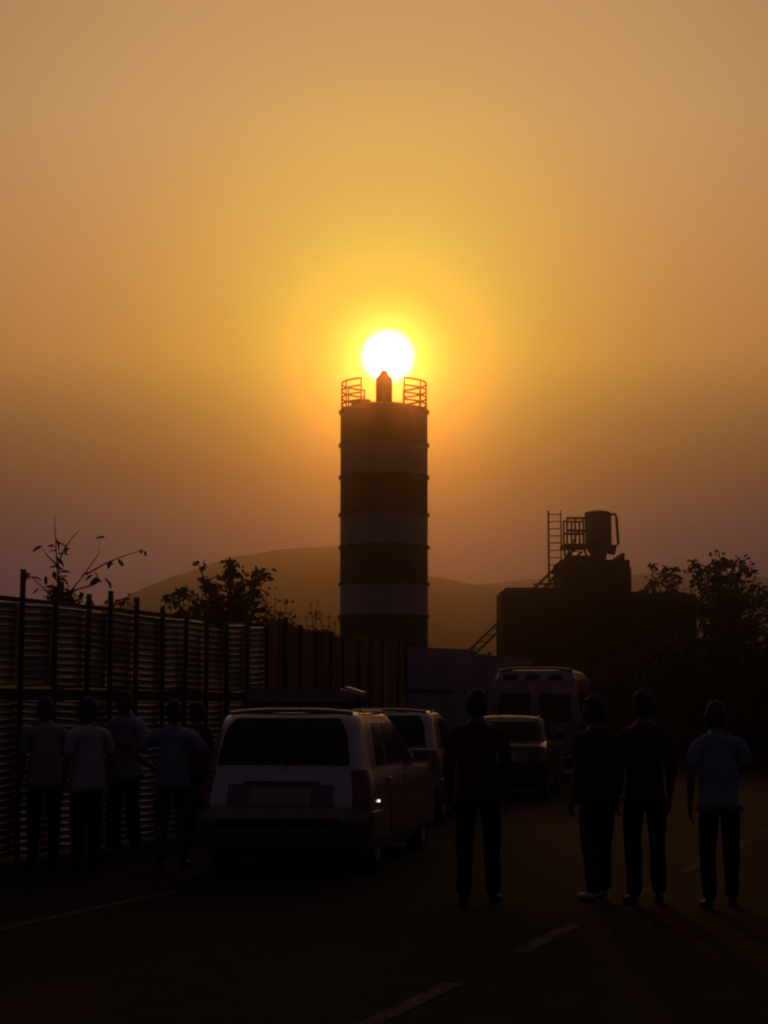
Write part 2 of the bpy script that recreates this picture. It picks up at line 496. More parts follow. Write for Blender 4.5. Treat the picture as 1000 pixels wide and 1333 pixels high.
# ------------------------------------------------------------------ the batching plant
PY = 46.0
def pp(px, py, Y=PY): return at(px, py, Y)
def X(px): return at(px, 750, PY).x
def Zp(py): return at(500, py, PY).z
pc = Vector(((X(650) + X(900)) / 2, PY * K, 0))
plant = empty('batching_plant', pc, label='black concrete batching plant with drum, platform and ladder on top', cat='plant')
def pbox(name, x0, x1, y0, y1, Y0, Y1, m, par=plant, ribs=0):
    b = MB(); xa, xb = X(x0) - pc.x, X(x1) - pc.x; za, zb_ = (0 if y1 is None else Zp(y1)), Zp(y0)
    b.box(((xa + xb) / 2, (Y0 + Y1) / 2 - PY, (za + zb_) / 2), (xb - xa, Y1 - Y0, zb_ - za))
    for k in range(ribs):
        x = xa + (xb - xa) * (k + .5) / ribs
        b.box((x, Y0 - PY - .05, (za + zb_) / 2), (.09, .1, zb_ - za - .1))
    return b.build(name, m, par)
pbox('bin_wall', 650, 727, 772, None, 44.6, 48, 'plant', ribs=5)
pbox('bin_cap', 656, 727, 767, 772.2, 44.9, 47.6, 'plant')
pbox('mixer_house', 727.3, 816, 731, None, 45, 48.5, 'plant', ribs=4)
pbox('mixer_roof_box', 741, 770, 724, 731.2, 45.6, 47.6, 'plant')
pbox('parapet', 806, 810.5, 722, 731.3, 45.2, 48.2, 'plant')
pbox('parapet', 812.5, 817, 741, 800, 44.8, 45.1, 'plant')
pbox('control_room', 816.3, 900, 775, None, 44.8, 48.4, 'plant', ribs=4)
pbox('bin_edge', 648.5, 652, 778, 800, 44.4, 44.7, 'plant')
rnd = random.Random(4)
for px, py in ((826, 771), (838, 768), (852, 772), (868, 773), (886, 772)):
    pbox('roof_lump', px - 5, px + 5, py, 775.3, 45.6, 46.8, 'plant')
# drum
dx0, dx1 = X(762) - pc.x, X(797) - pc.x
dr = (dx1 - dx0) / 2; dcx = (dx0 + dx1) / 2
b = MB(); b.lathe([(dr * .55, Zp(731)), (dr * .62, Zp(722)), (dr * .98, Zp(712)), (dr, Zp(708)), (dr, Zp(670)), (dr * .96, Zp(667)), (dr * .5, Zp(665)), (.01, Zp(664.5))], 32, c=(dcx, 0, 0))
drum = b.build('cement_drum', 'plant_pale', plant)
b = MB()
x = X(800) - pc.x
b.tube([(dcx + dr * .9, 0, Zp(670)), (X(801) - pc.x, 0, Zp(669)), (X(803.5) - pc.x, 0, Zp(673)), (X(805.5) - pc.x, 0, Zp(708)), (X(803) - pc.x, 0, Zp(711)), (dcx + dr * .9, 0, Zp(711))], .06, 8)
b.build('vent_pipe', 'plant', drum)
b = MB(); b.box((X(797) - pc.x, 0, Zp(716)), (.3, .4, .36), Matrix.Rotation(R(12), 3, 'Y')); b.build('motor', 'plant', drum)
# platform with railing left of the drum
plat = pbox('platform', 732, 764, 709.5, 714, 45.3, 46.9, 'plant')
for py in (676.5, 692.5):
    for Y in (45.35, 46.85):
        b = MB(); b.tube([(X(736) - pc.x, Y - PY, Zp(py)), (X(762) - pc.x, Y - PY, Zp(py))], .055, 6)
        b.build('rail', 'plant', plat)
for px in (737, 747.5, 758):
    for Y in (45.35, 46.85):
        b = MB(); b.tube([(X(px) - pc.x, Y - PY, Zp(712)), (X(px) - pc.x, Y - PY, Zp(675.5))], .045, 6); b.build('rail_post', 'plant', plat)
b = MB(); b.tube([(X(744) - pc.x, -.65, Zp(709)), (X(752) - pc.x, -.65, Zp(692))], .04, 6); b.build('brace', 'plant', plat)
for a, c in (((733, 715), (735, 731)), ((741, 714), (735, 731)), ((745, 714), (741, 727)), ((758, 714), (764, 731))):
    b = MB(); b.tube([(X(a[0]) - pc.x, -.6, Zp(a[1])), (X(c[0]) - pc.x, -.6, Zp(c[1]))], .05, 6); b.build('strut', 'plant', plat)
# ladder
lad = empty('ladder'); lad.parent = plant
for px, ptop in ((712, 668), (728, 668)):
    b = MB(); b.tube([(X(px) - pc.x, -1.0, Zp(772)), (X(px) - pc.x, -1.0, Zp(ptop))], .045 if px == 712 else .032, 6); b.build('stile', 'plant', lad)
for k in range(11):
    py = 673 + 9.2 * k
    b = MB(); b.tube([(X(712) - pc.x, -1.0, Zp(py)), (X(728) - pc.x, -1.0, Zp(py + rnd.uniform(-.6, .6)))], .024, 6); b.build('rung', 'plant', lad)
# conveyor
conv = empty('inclined_conveyor'); conv.parent = plant
ca, cb = Vector((X(611) - pc.x, .2, Zp(846))), Vector((X(752) - pc.x, .2, Zp(712)))
cdv = (cb - ca).normalized(); cn = Vector((-cdv.z, 0, cdv.x))
for o_ in (0.0, -.28):
    for yy in (-.35, .35):
        b = MB(); b.tube([ca + cn * o_ + Vector((0, yy, 0)), cb + cn * o_ + Vector((0, yy, 0))], .055, 6); b.build('girder', 'plant', conv)
b = MB(); cl = (cb - ca).length
b.box((ca + cb) / 2 + cn * .02, (cl, .6, .05), Matrix.Rotation(-math.atan2(cdv.z, cdv.x), 3, 'Y')); b.build('belt', 'plant', conv)
for k in range(16):
    p = ca + cdv * (cl * (k + .3) / 16)
    b = MB(); b.tube([p + Vector((0, -.35, 0)), p + cdv * .25 - cn * .28 + Vector((0, -.35, 0))], .025, 5); b.build('brace', 'plant', conv)
for px, py in ((648, 811), (692, 775)):
    b = MB(); p = Vector((X(px) - pc.x, .2, Zp(py) - .1)); b.tube([(p.x, .2, 0), p], .07, 6); b.build('leg', 'plant', conv)
for a, c in (((692, 762), (700, 764)), ((715, 748), (728, 748)), ((700, 762), (726, 762))):
    b = MB(); b.tube([(X(a[0]) - pc.x, -.9, Zp(a[1])), (X(c[0]) - pc.x, -.9, Zp(c[1]))], .05, 6); b.build('brace', 'plant', conv)

# ------------------------------------------------------------------ cars
class Car:
    """horizontal slices lofted upwards. local axes: x right, y forward (rear at y = 0), z up"""
    def __init__(s, name, label, cat, loc, heading, slices, paint, rad=.2):
        s.sl = slices; s.rad = rad; s.paint = paint
        s.root = empty(name, loc, -R(heading), label=label, cat=cat)
    def q(s, z):
        a = s.sl[0]
        for a, b in zip(s.sl, s.sl[1:]):
            if z <= b[0]:
                f = max(0, (z - a[0]) / (b[0] - a[0]))
                return [a[i] + (b[i] - a[i]) * f for i in (1, 2, 3)]
        return list(s.sl[-1][1:])
    def rad_at(s, z):
        re, fr, w = s.q(z); return min(s.rad, w * .9, (fr - re) * .45)
    def rear(s, u, z, off=0):
        re, fr, w = s.q(z); r = s.rad_at(z); l = u * w; e = abs(l) - (w - r)
        y = re if e <= 0 else re + r - math.sqrt(max(0, r * r - e * e))
        n = Vector((0, -1, 0)) if e <= 0 else Vector((math.copysign(e, l), -(r - (y - re)), 0)).normalized()
        return Vector((l, y, z)) + n * off
    def front(s, u, z, off=0):
        re, fr, w = s.q(z); r = s.rad_at(z); l = u * w; e = abs(l) - (w - r)
        y = fr if e <= 0 else fr - r + math.sqrt(max(0, r * r - e * e))
        return Vector((l, y + off, z))
    def side(s, sgn, y, z, off=0):
        re, fr, w = s.q(z); r = s.rad_at(z)
        y = min(max(y, re + r * .3), fr - r * .3)
        e = max(re + r - y, y - (fr - r), 0)
        x = w - r + math.sqrt(max(0, r * r - e * e))
        return Vector((sgn * (x + off), y, z))
    def body(s, wheels=(), wr=.31, nz=34):
        b = MB(); zs = []
        for a, c in zip(s.sl, s.sl[1:]):
            k = max(1, round((c[0] - a[0]) / .05)); zs += [a[0] + (c[0] - a[0]) * i / k for i in range(k)]
        zs.append(s.sl[-1][0])
        ring = None
        for z in zs:
            pts = [s.rear(u, z) for u in [math.sin(PI / 2 * t / 8) for t in range(-8, 9)]]
            re, fr, w = s.q(z); r = s.rad_at(z)
            ys = [re + r + (fr - re - 2 * r) * t / 14 for t in range(1, 14)]
            pts += [Vector((w, y, z)) for y in ys]
            pts += [s.front(u, z) for u in [math.sin(PI / 2 * t / 8) for t in range(8, -9, -1)]]
            pts += [Vector((-w, y, z)) for y in reversed(ys)]
            b.v += [tuple(p) for p in pts]; ring = len(pts)
        for i in range(len(zs) - 1):
            for k in range(ring):
                k2 = (k + 1) % ring
                b.f.append((i * ring + k, i * ring + k2, (i + 1) * ring + k2, (i + 1) * ring + k))
        b.f.append(tuple(reversed(range(ring))))
        z = zs[-1]; re, fr, w = s.q(z)
        o = len(b.v); base = (len(zs) - 1) * ring
        cx, cy = 0, (re + fr) / 2
        for f_, dz in ((.8, .012), (.5, .022), (.2, .027)):
            for k in range(ring):
                x_, y_, _ = b.v[base + k]; b.v.append((cx + (x_ - cx) * f_, cy + (y_ - cy) * f_, z + dz))
        for j in range(3):
            i0 = base if j == 0 else o + (j - 1) * ring; i1 = o + j * ring
            for k in range(ring):
                k2 = (k + 1) % ring; b.f.append((i0 + k, i0 + k2, i1 + k2, i1 + k))
        b.f.append(tuple(range(o + 2 * ring, o + 3 * ring)))
        me = b.mesh('body', True)
        bm = bmesh.new(); bm.from_mesh(me); bmesh.ops.remove_doubles(bm, verts=bm.verts, dist=.0005); bmesh.ops.recalc_face_normals(bm, faces=bm.faces); bm.to_mesh(me); bm.free()
        auto_smooth(me, 35)
        o = link('body', me, s.paint, s.root)
        if wheels:
            cut = MB()
            for y in wheels:
                for sg in (-1, 1): cut.lathe([(wr + .06, -.17), (wr + .06, .17)], 28, c=(sg * s.q(.4)[2], y, wr), axis='x')
            co = link('cutter', cut.mesh('cutter', False), None)
            cb_ = bmesh.new(); cb_.from_mesh(co.data); bmesh.ops.recalc_face_normals(cb_, faces=cb_.faces); cb_.to_mesh(co.data); cb_.free()
            md = o.modifiers.new('arches', 'BOOLEAN'); md.object = co; md.operation = 'DIFFERENCE'; md.solver = 'EXACT'
            dg = bpy.context.evaluated_depsgraph_get(); dg.update()
            nm = bpy.data.meshes.new_from_object(o.evaluated_get(dg)); o.modifiers.clear(); o.data = nm
            nm.materials.clear(); nm.materials.append(M[s.paint]); auto_smooth(nm, 35)
            bpy.data.objects.remove(co)
            for y in wheels:
                for sg in (-1, 1): s.wheel(sg, y, wr)
        return o
    def wheel(s, sg, y, wr):
        w = s.q(.4)[2]
        e = empty('wheel', (sg * (w - .11), y, wr)); e.parent = s.root
        b = MB(); b.lathe([(wr * .62, -.09), (wr * .93, -.1), (wr, -.07), (wr, .07), (wr * .93, .1), (wr * .62, .09)], 28, axis='x', cap=False); b.build('tyre', 'rubber', e)
        b = MB(); b.lathe([(.01, sg * .05), (.08, sg * .06), (.1, sg * .04), (wr * .55, sg * .05), (wr * .64, sg * .08)], 24, axis='x', cap=False)
        for k in range(5):
            t = 2 * PI * k / 5; b.box((sg * .065, math.cos(t) * wr * .34, math.sin(t) * wr * .34), (.02, .05, wr * .5), Matrix.Rotation(-t + PI / 2, 3, 'X'))
        b.build('rim', 'alloy', e)
    def patch(s, name, m, fn, a0, a1, z0, z1, off=.006, nx=14, nz=8, trim=None, parent=None, sink=-.01):
        """panel lying on the body: fn = 'rear', 'front', 'right', 'left'; trim(f,g)->(a,z) shapes it"""
        def P(a, z, o):
            if fn == 'rear': return s.rear(a, z, o)
            if fn == 'front': return s.front(a, z, o)
            return s.side(1 if fn == 'right' else -1, a, z, o)
        b = MB()
        for layer in (off, sink):
            for j in range(nz + 1):
                for i in range(nx + 1):
                    f, g_ = i / nx, j / nz
                    a, z = a0 + (a1 - a0) * f, z0 + (z1 - z0) * g_
                    if trim: a, z = trim(f, g_, a, z)
                    b.v.append(tuple(P(a, z, layer)))
        w = nx + 1; T = w * (nz + 1)
        for j in range(nz):
            for i in range(nx):
                k = j * w + i; b.f.append((k, k + 1, k + w + 1, k + w)); 
        rim = [i for i in range(w)] + [j * w + nx for j in range(1, nz + 1)] + [nz * w + i for i in range(nx - 1, -1, -1)] + [j * w for j in range(nz - 1, 0, -1)]
        for k in range(len(rim)):
            p, q = rim[k], rim[(k + 1) % len(rim)]; b.f.append((p, p + T, q + T, q))
        b.smooth = True
        return b.build(name, m, parent or s.root)

def round_top(c=.14):
    def t(f, g, a, z):
        k = 1 - c * max(0, (g - .55) / .45) ** 2.2
        return a * k, z
    return t

def hatchback(name, label, loc, heading, paint, H=1.55, W=1.7, Ln=4.4, bar=False, glint=False, trunk=0.0):
    w = W / 2; h = H / 1.55
    sl = [(.18, .12, Ln - .15, w - .07), (.30, .02, Ln - .03, w - .02), (.5, 0, Ln, w), (.7, .02, Ln - .02, w), (.8, .06, Ln - .1, w - .005),
          (.92, .10, Ln - .35, w - .02), (.98, .12 + trunk, Ln - 1.25, w - .045), (1.2 * h, .20 + trunk * 1.15, Ln - 1.65, w - .09), (1.4 * h, .29 + trunk * 1.4, Ln - 2.05, w - .13),
          (1.49 * h, .38 + trunk * 1.5, Ln - 2.3, w - .165), (1.53 * h, .50 + trunk * 1.5, Ln - 2.45, w - .25)]
    c = Car(name, label, 'car', loc, heading, sl, paint)
    c.body(wheels=(.78, Ln - .85), wr=.31)
    c.patch('rear_window', 'glass', 'rear', -.83, .83, 1.05, 1.47 * h, .014, nx=24, trim=round_top(.10))
    p0, p1 = c.rear(.05, 1.09, .03), c.rear(.62, 1.13, .03)
    b = MB(); b.tube([c.rear(.05, 1.04, .02), p0, p1], .012, 6); b.build('wiper', 'plastic', c.root)
    hp = c.patch('tailgate', paint, 'rear', -.80, .80, .66, 1.03, .012)
    c.patch('gate_handle', 'plastic', 'rear', -.45, .45, .875, .895, .03, parent=hp, sink=.0)
    c.patch('badge', 'alloy', 'rear', -.05, .05, .98, 1.02, .02, parent=hp, sink=.0)
    c.patch('plate_recess', 'recess', 'rear', -.62, .62, .66, .865, .016, sink=.002)
    c.patch('number_plate', 'plate', 'rear', -.36, .36, .67, .83, .026, sink=.012)
    for sg in (-1, 1):
        c.patch('tail_light', 'red_lens', 'rear', sg * .83, sg * .995, .64, 1.0, .014)
        fn = 'right' if sg > 0 else 'left'
        c.patch('bumper_corner', paint, fn, .25, .75, .34, .6, .03)
        # side glass with pillars left between panes
        zc = 1.42 * h
        c.patch('side_window', 'glass', fn, .80 + trunk, 1.30 + trunk * .8, 1.02, zc, .008, trim=lambda f, g, a, z: (a + (.16 + trunk * .3) * g * (1 - f), z))
        c.patch('side_window', 'glass', fn, 1.42 + trunk * .8, 2.15, 1.02, zc, .008)
        c.patch('side_window', 'glass', fn, 2.24, Ln - 1.45, 1.02, zc, .008, trim=lambda f, g, a, z: (a - .45 * g * f, z))
        for y in (1.2, 2.1):
            c.patch('door_handle', paint, fn, y + trunk * .5, y + .2 + trunk * .5, .86, .895, .03, sink=.0)
        for y0, y1 in ((1.16, 2.18), (2.2, Ln - 1.25)):
            c.patch('door', paint, fn, y0 + .01, y1 - .01, .34, .97, .006, trim=lambda f, g, a, z: (a + (.22 if a < 1.9 else 0) * (1 - g) * (1 - f), z))
        e = c.side(sg, Ln - 1.5, 1.02)
        b = MB(); b.box(e + Vector((sg * .1, .05, .05)), (.18, .1, .13)); b.box(e + Vector((sg * .03, .05, 0)), (.1, .05, .04)); b.build('wing_mirror', paint, c.root)
        b = MB(); pts = [c.side(sg, y, 1.5 * h, -.02) + Vector((0, 0, .035)) for y in (.75 + trunk * 1.6, 1.3 + trunk, Ln - 2.45)]; b.tube(pts, .018, 6); b.build('roof_rail', 'alloy', c.root)
    c.patch('rear_bumper', paint, 'rear', -.97, .97, .33, .61, .05)
    c.patch('bumper_insert', 'plastic', 'rear', -.72, .72, .47, .55, .058, sink=.03)
    c.patch('windscreen', 'glass', 'front', -.9, .9, 1.02, 1.45 * h, .006)
    c.patch('front_bumper', 'plastic', 'front', -.95, .95, .3, .55, .03)
    for sg in (-1, 1): c.patch('headlight', 'lamp_pale', 'front', sg * .55, sg * .95, .66, .8, .02)
    b = MB(); b.tube([(-w * .2, .7 + trunk * 1.6, 1.55 * h), (-w * .2, .5 + trunk * 1.6, 1.72 * h)], .006, 5); b.build('aerial', 'plastic', c.root)
    if not trunk:
        zr = 1.545 * h; hw = w - .23
        b = MB(); b.tube([(hw * q_, .47 + .03 * q_ * q_, zr - .030 * abs(q_) ** 3) for q_ in [k_ / 8 for k_ in range(-8, 9)]], .022, 12); b.build('roof_spoiler', paint, c.root)
    if bar:
        y = 1.75
        e = empty('light_bar', (-.15, y, H)); e.parent = c.root
        b = MB(); b.box((0, 0, .06), (1.28, .24, .05)); b.build('bar_base', 'plastic', e)
        for sg in (-1, 1): b = MB(); b.box((sg * .45, 0, .015), (.06, .18, .07)); b.build('bar_foot', 'plastic', e)
        b = MB(); b.box((-.10, 0, .15), (1.0, .28, .15)); lm = b.build('lamp_cover', 'lamp_blue', e)
        b = MB(); b.box((.53, 0, .19), (.19, .26, .045), Matrix.Rotation(R(18), 3, 'Y')); b.build('lamp_cover', 'lamp_pale', e)
    if glint:  # small glowing dome added to stand in for a glint, not a lamp
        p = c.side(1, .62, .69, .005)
        b = MB(); b.lathe([(.015, 0), (.013, .008), (.005, .012)], 14, c=p, axis='x'); b.build('side_glint', 'glint_lit', c.root)
    return c

HEAD = 10.5
wag = ground_at(363, 1142)
hatchback('estate_car', 'silver estate car with a lamp bar on its roof, nearest of the parked cars', wag, HEAD, 'silver', H=1.57, W=1.68, bar=True, glint=True)
p2 = at(495, 920, 15.2); p2.z = 0
hatchback('hatchback_car', 'pale hatchback parked ahead of the silver estate car, half hidden by it', p2, HEAD, 'grey_paint', H=1.56, W=1.60, Ln=3.7)
p3 = at(652, 920, 18.9); p3.z = 0
hatchback('saloon_car', 'dark low car standing behind the person in red', p3, HEAD, 'dark_paint', H=1.44, W=1.52, Ln=3.9, trunk=.35)

def minibus():
    Ln, w = 5.2, 1.0
    Y = 24.0
    loc = at(696, 920, Y); loc.z = 0
    sl = [(.25, .1, Ln - .1, w - .06), (.4, .02, Ln - .02, w), (.8, 0, Ln, w), (1.2, .02, Ln - .1, w), (1.35, .03, Ln - .35, w - .01), (1.9, .08, Ln - .75, w - .06), (2.2, .14, Ln - 1.05, w - .10), (2.36, .22, Ln - 1.3, w - .17), (2.43, .36, Ln - 1.5, w - .3)]
    c = Car('parked_van', 'pale high roofed van standing in front of the batching plant', 'van', loc, HEAD, sl, 'van_paint', rad=.16)
    c.body(wheels=(1.0, Ln - .95), wr=.35)
    for sg in (-1, 1):
        a0, a1 = sorted((sg * .04, sg * .93))
        d = c.patch('rear_door', 'van_paint', 'rear', a0, a1, .55, 2.08, .012)
        b0, b1 = sorted((sg * .1, sg * .82))
        c.patch('window', 'glass', 'rear', b0, b1, 1.28, 1.9, .02, parent=d, sink=.005)
        c.patch('tail_light', 'red_lens', 'rear', *sorted((sg * .94, sg * .995)), .8, 1.2, .015)
        fn = 'right' if sg > 0 else 'left'
        for y0, y1 in ((.5, 1.6), (1.7, 2.8), (2.9, Ln - .95)):
            c.patch('side_window', 'glass', fn, y0, y1, 1.35, 1.9, .006)
        e = c.side(sg, Ln - 1.0, 1.4)
        b = MB(); b.box(e + Vector((sg * .16, .05, .1)), (.14, .1, .3)); b.box(e + Vector((sg * .05, .05, .1)), (.2, .04, .04)); b.build('wing_mirror', 'plastic', c.root)
    for u in (-.62, -.06, .5):
        b = MB(); p = c.rear(u, 2.24, .02); b.box(p, (.30, .06, .12)); b.build('roof_lamp', 'plastic', c.root)
    b = MB(); b.tube([(.82 * q_, .30, 2.445 - .06 * abs(q_) ** 4) for q_ in [k_ / 8 for k_ in range(-8, 9)]], .028, 12); b.build('roof_lip', 'van_paint', c.root)
    c.patch('rain_gutter', 'van_paint', 'rear', -.93, .93, 2.12, 2.15, .03)
    c.patch('rear_bumper', 'plastic', 'rear', -.97, .97, .35, .55, .06)
    c.patch('number_plate', 'plate', 'rear', -.27, .27, .62, .74, .03, sink=.01)
    c.patch('windscreen', 'glass', 'front', -.9, .9, 1.4, 2.0, .006)
    b = MB(); b.box((0, 2.2, 2.47), (1.3, 2.6, .02)); b.box((-.62, 2.2, 2.485), (.03, 2.6, .05)); b.box((.62, 2.2, 2.485), (.03, 2.6, .05)); b.build('roof_rack', 'van_paint', c.root)
minibus()

# ------------------------------------------------------------------ people
def skin_mesh(nodes, edges, root=0, sub=1):
    me = bpy.data.meshes.new('tmp'); me.from_pydata([n_[0] for n_ in nodes], edges, [])
    o = bpy.data.objects.new('tmp', me); col.objects.link(o)
    md = o.modifiers.new('skin', 'SKIN'); md.use_smooth_shade = True
    if not me.skin_vertices: 
        return None
    for i, n_ in enumerate(nodes):
        r = n_[1]; me.skin_vertices[0].data[i].radius = r if isinstance(r, tuple) else (r, r)
        me.skin_vertices[0].data[i].use_root = (i == root)
    sb = o.modifiers.new('sub', 'SUBSURF'); sb.levels = sub; sb.render_levels = sub
    dg = bpy.context.evaluated_depsgraph_get(); dg.update()
    nm = bpy.data.meshes.new_from_object(o.evaluated_get(dg))
    bpy.data.objects.remove(o); bpy.data.meshes.remove(me)
    return nm
def join_mesh(name, ms, trans=None):
    bm = bmesh.new()
    for m_ in ms: bm.from_mesh(m_)
    bmesh.ops.recalc_face_normals(bm, faces=bm.faces)
    nm = bpy.data.meshes.new(name); bm.to_mesh(nm); bm.free()
    for p in nm.polygons: p.use_smooth = True
    for m_ in ms: bpy.data.meshes.remove(m_)
    return nm
def folds(me, amp, seed):
    from mathutils import noise
    for v in me.vertices:
        q_ = v.co * 7 + Vector((seed, seed * 2, 0)); q_.z *= .55
        v.co = v.co + v.normal * amp * (noise.noise(q_) + .5 * noise.noise(q_ * 2.3))
    return me
def head_mesh(c, yaw, pitch):
    bm = bmesh.new()
    bmesh.ops.create_uvsphere(bm, u_segments=24, v_segments=18, radius=1)
    for v in bm.verts:
        x, y, z = v.co
        wx = .080 * (1 - .22 * max(0, -z) ** 1.3); wy = .101 * (1 - .10 * max(0, -z))
        v.co = Vector((x * wx, y * wy + (.018 * max(0, -z) if y > 0 else 0), z * .122))
        if y > .6:     # brow, eye sockets, nose, lips and chin
            if abs(x) < .22 and -.32 < z < .12: v.co.y += .020 * (1 - abs(x) / .22) * (1 - abs(z + .16) / .3 if abs(z + .16) < .3 else 0)
            if .2 < abs(x) < .55 and -.02 < z < .22: v.co.y -= .006
            if abs(x) < .3 and -.52 < z < -.40: v.co.y += .004
            if abs(x) < .3 and z < -.7: v.co.y += .006
    m1 = bpy.data.meshes.new('h'); 
    for sg in (-1, 1):
        r = bmesh.ops.create_uvsphere(bm, u_segments=10, v_segments=8, radius=1)
        for v in r['verts']: v.co = Vector((v.co.x * .010 + sg * .083, v.co.y * .020 - .008, v.co.z * .032 - .008))
    rot = Matrix.Rotation(yaw, 4, 'Z') @ Matrix.Rotation(-pitch, 4, 'X')
    bmesh.ops.transform(bm, matrix=Matrix.Translation(c) @ rot, verts=bm.verts)
    bm.to_mesh(m1); bm.free()
    return m1, Matrix.Translation(c) @ rot
def person(label, loc, face, height, shirt, trousers, arms=('down', 'down'), stride=.0, lean=0.0, yaw=0.0, nod=0.0, shoe='shoe', long_sleeve=False, build=1.0, group=None, hunch=0.0, cap=None, shirt_hem=.84):
    k = height / 1.72
    root = empty('person', loc, R(face), label=label, cat='person', group=group)
    V3 = Vector
    bend = lambda p: V3((p[0], p[1] + lean * max(0, p[2] - .9) + hunch * max(0, p[2] - 1.2) ** 1.3 * 1.6, p[2] - hunch * .35 * max(0, p[2] - 1.3)))
    pel, sp, ch, nk, hb = [bend(p) for p in ((0, 0, .95), (0, -.005, 1.13), (0, 0, 1.31), (0, .0, 1.435), (0, .014, 1.495))]
    J = {}
    for s_, sg in (('L', -1), ('R', 1)):
        st = stride * sg
        J['hip' + s_] = V3((sg * .092, 0, .90)); J['knee' + s_] = V3((sg * .105, .025 + st * .5, .49)); J['ank' + s_] = V3((sg * .11, -.02 + st, .085)); J['toe' + s_] = V3((sg * .135, .13 + st, .035))
        J['sh' + s_] = bend((sg * .165 * build, -.005, 1.350))
        m_ = arms[0 if sg < 0 else 1]
        if m_ == 'down': e, w = (sg * .215 * build, -.03, 1.09), (sg * .215 * build, .05, .845)
        elif m_ == 'hip': e, w = (sg * .40, -.09, 1.16), (sg * .20, .06, 1.0)
        elif m_ == 'fold': e, w = (sg * .26, .05, 1.12), (-sg * .06, .22, 1.17)
        elif m_ == 'phone': e, w = (sg * .25, .08, 1.13), (sg * .11, .30, 1.24)
        elif m_ == 'up': e, w = (sg * .27, .1, 1.16), (sg * .15, .16, 1.40)
        elif m_ == 'out': e, w = (sg * .25, -.02, 1.10), (sg * .285, .09, .875)
        J['el' + s_], J['wr' + s_] = bend(e), bend(w)
        d = (J['wr' + s_] - J['el' + s_]).normalized()
        J['pm' + s_] = J['wr' + s_] + d * .075
    sc3 = lambda v: tuple(v * k)
    nodes = [(sc3(pel), (.135 * k, .10 * k)), (sc3(sp), (.125 * k * build, .095 * k)), (sc3(ch), (.128 * k * build, .092 * k)), (sc3(nk), .060 * k), (sc3(hb), .056 * k), (sc3(ch.lerp(nk, .5)), (.105 * k * build, .076 * k))]
    edges = [(0, 1), (1, 2), (2, 5), (5, 3), (3, 4)]
    def chain(par, seq):
        for p, r in seq:
            nodes.append((sc3(p), r if isinstance(r, tuple) else r * k)); edges.append((par, len(nodes) - 1)); par = len(nodes) - 1
    for s_ in 'LR':
        chain(0, [(J['hip' + s_], .082), (J['knee' + s_], .055), (J['ank' + s_], .036), (J['toe' + s_], .03)])
        mid = J['sh' + s_].lerp(J['el' + s_], .5); mf = J['el' + s_].lerp(J['wr' + s_], .4)
        chain(5, [(J['sh' + s_], .056), (mid, .049), (J['el' + s_], .041), (mf, .041), (J['wr' + s_], (.028 * k, .023 * k)), (J['pm' + s_], (.034 * k, .018 * k))])
    ms = [skin_mesh(nodes, edges)]
    for s_, sg in (('L', -1), ('R', 1)):           # five unequal fingers, slightly curled
        w, pm = J['wr' + s_], J['pm' + s_]; d = (pm - w).normalized()
        across = V3((0, 1, 0)) if abs(d.y) < .7 else V3((1, 0, 0))
        across = (across - d * across.dot(d)).normalized(); inn = d.cross(across).normalized()
        if inn.x * sg > 0: inn = -inn
        for j, ln in enumerate((.068, .076, .072, .056)):
            b0 = pm + across * (.027 - .018 * j); 
            f = [b0 - d * .015, b0 + d * .02, b0 + d * (.02 + ln * .45) + inn * .012, b0 + d * (.02 + ln * .8) + inn * .034]
            ms.append(skin_mesh([(sc3(q_), .009 * k) for q_ in f], [(0, 1), (1, 2), (2, 3)]))
        b0 = w + d * .03 + across * .022
        f = [b0 - across * .01, b0 + across * .022 + d * .022, b0 + across * .032 + d * .052 + inn * .012, b0 + across * .030 + d * .075 + inn * .022]
        ms.append(skin_mesh([(sc3(q_), .0105 * k) for q_ in f], [(0, 1), (1, 2), (2, 3)]))
    hc = V3(sc3(hb)) + V3((0, .018 + .03 * math.sin(nod), .085)) * k
    hm, hmat = head_mesh(hc, R(yaw), -nod)
    ms.append(hm)
    body = link('body', join_mesh('body', ms), 'skin', root)
    # hair
    bm = bmesh.new(); bmesh.ops.create_uvsphere(bm, u_segments=22, v_segments=16, radius=1)
    dele = [v for v in bm.verts if v.co.z < -.62 or (v.co.y > -.25 and v.co.z < -.30) or (v.co.y > .35 and v.co.z < .42) or (v.co.z < -.02 and v.co.y > .1)]
    bmesh.ops.delete(bm, geom=dele, context='VERTS')
    rr = random.Random(int(height * 1000) + int(face))
    for v in bm.verts:
        j = 1.07 + rr.uniform(-.02, .05); v.co = V3((v.co.x * .082 * j, v.co.y * .103 * j, v.co.z * .126 * j))
    bmesh.ops.solidify(bm, geom=bm.faces[:], thickness=.012)
    bmesh.ops.transform(bm, matrix=hmat, verts=bm.verts)
    hmz = bpy.data.meshes.new('hair'); bm.to_mesh(hmz); bm.free()
    for p in hmz.polygons: p.use_smooth = True
    link('hair', hmz, 'hair', root)
    for sg in (-1, 1):
        b = MB(); b.lathe([(.001, -.008), (.006, -.005), (.008, 0), (.006, .005), (.001, .008)], 10)
        o = b.build('eye', 'eye', root); o.matrix_local = hmat @ Matrix.Translation((sg * .032, .088, .008))
    # shirt
    hem = V3((0, 0, shirt_hem))
    nodes = [(sc3(hem), (.172 * k * build, .134 * k)), (sc3(pel), (.166 * k * build, .128 * k)), (sc3(sp), (.152 * k * build, .118 * k)), (sc3(ch), (.158 * k * build, .120 * k)), (sc3(ch.lerp(nk, .52)), (.140 * k * build, .112 * k)), (sc3(nk - V3((0, 0, .012))), (.090 * k, .086 * k)), (sc3(nk + V3((0, 0, .018))), (.068 * k, .068 * k))]
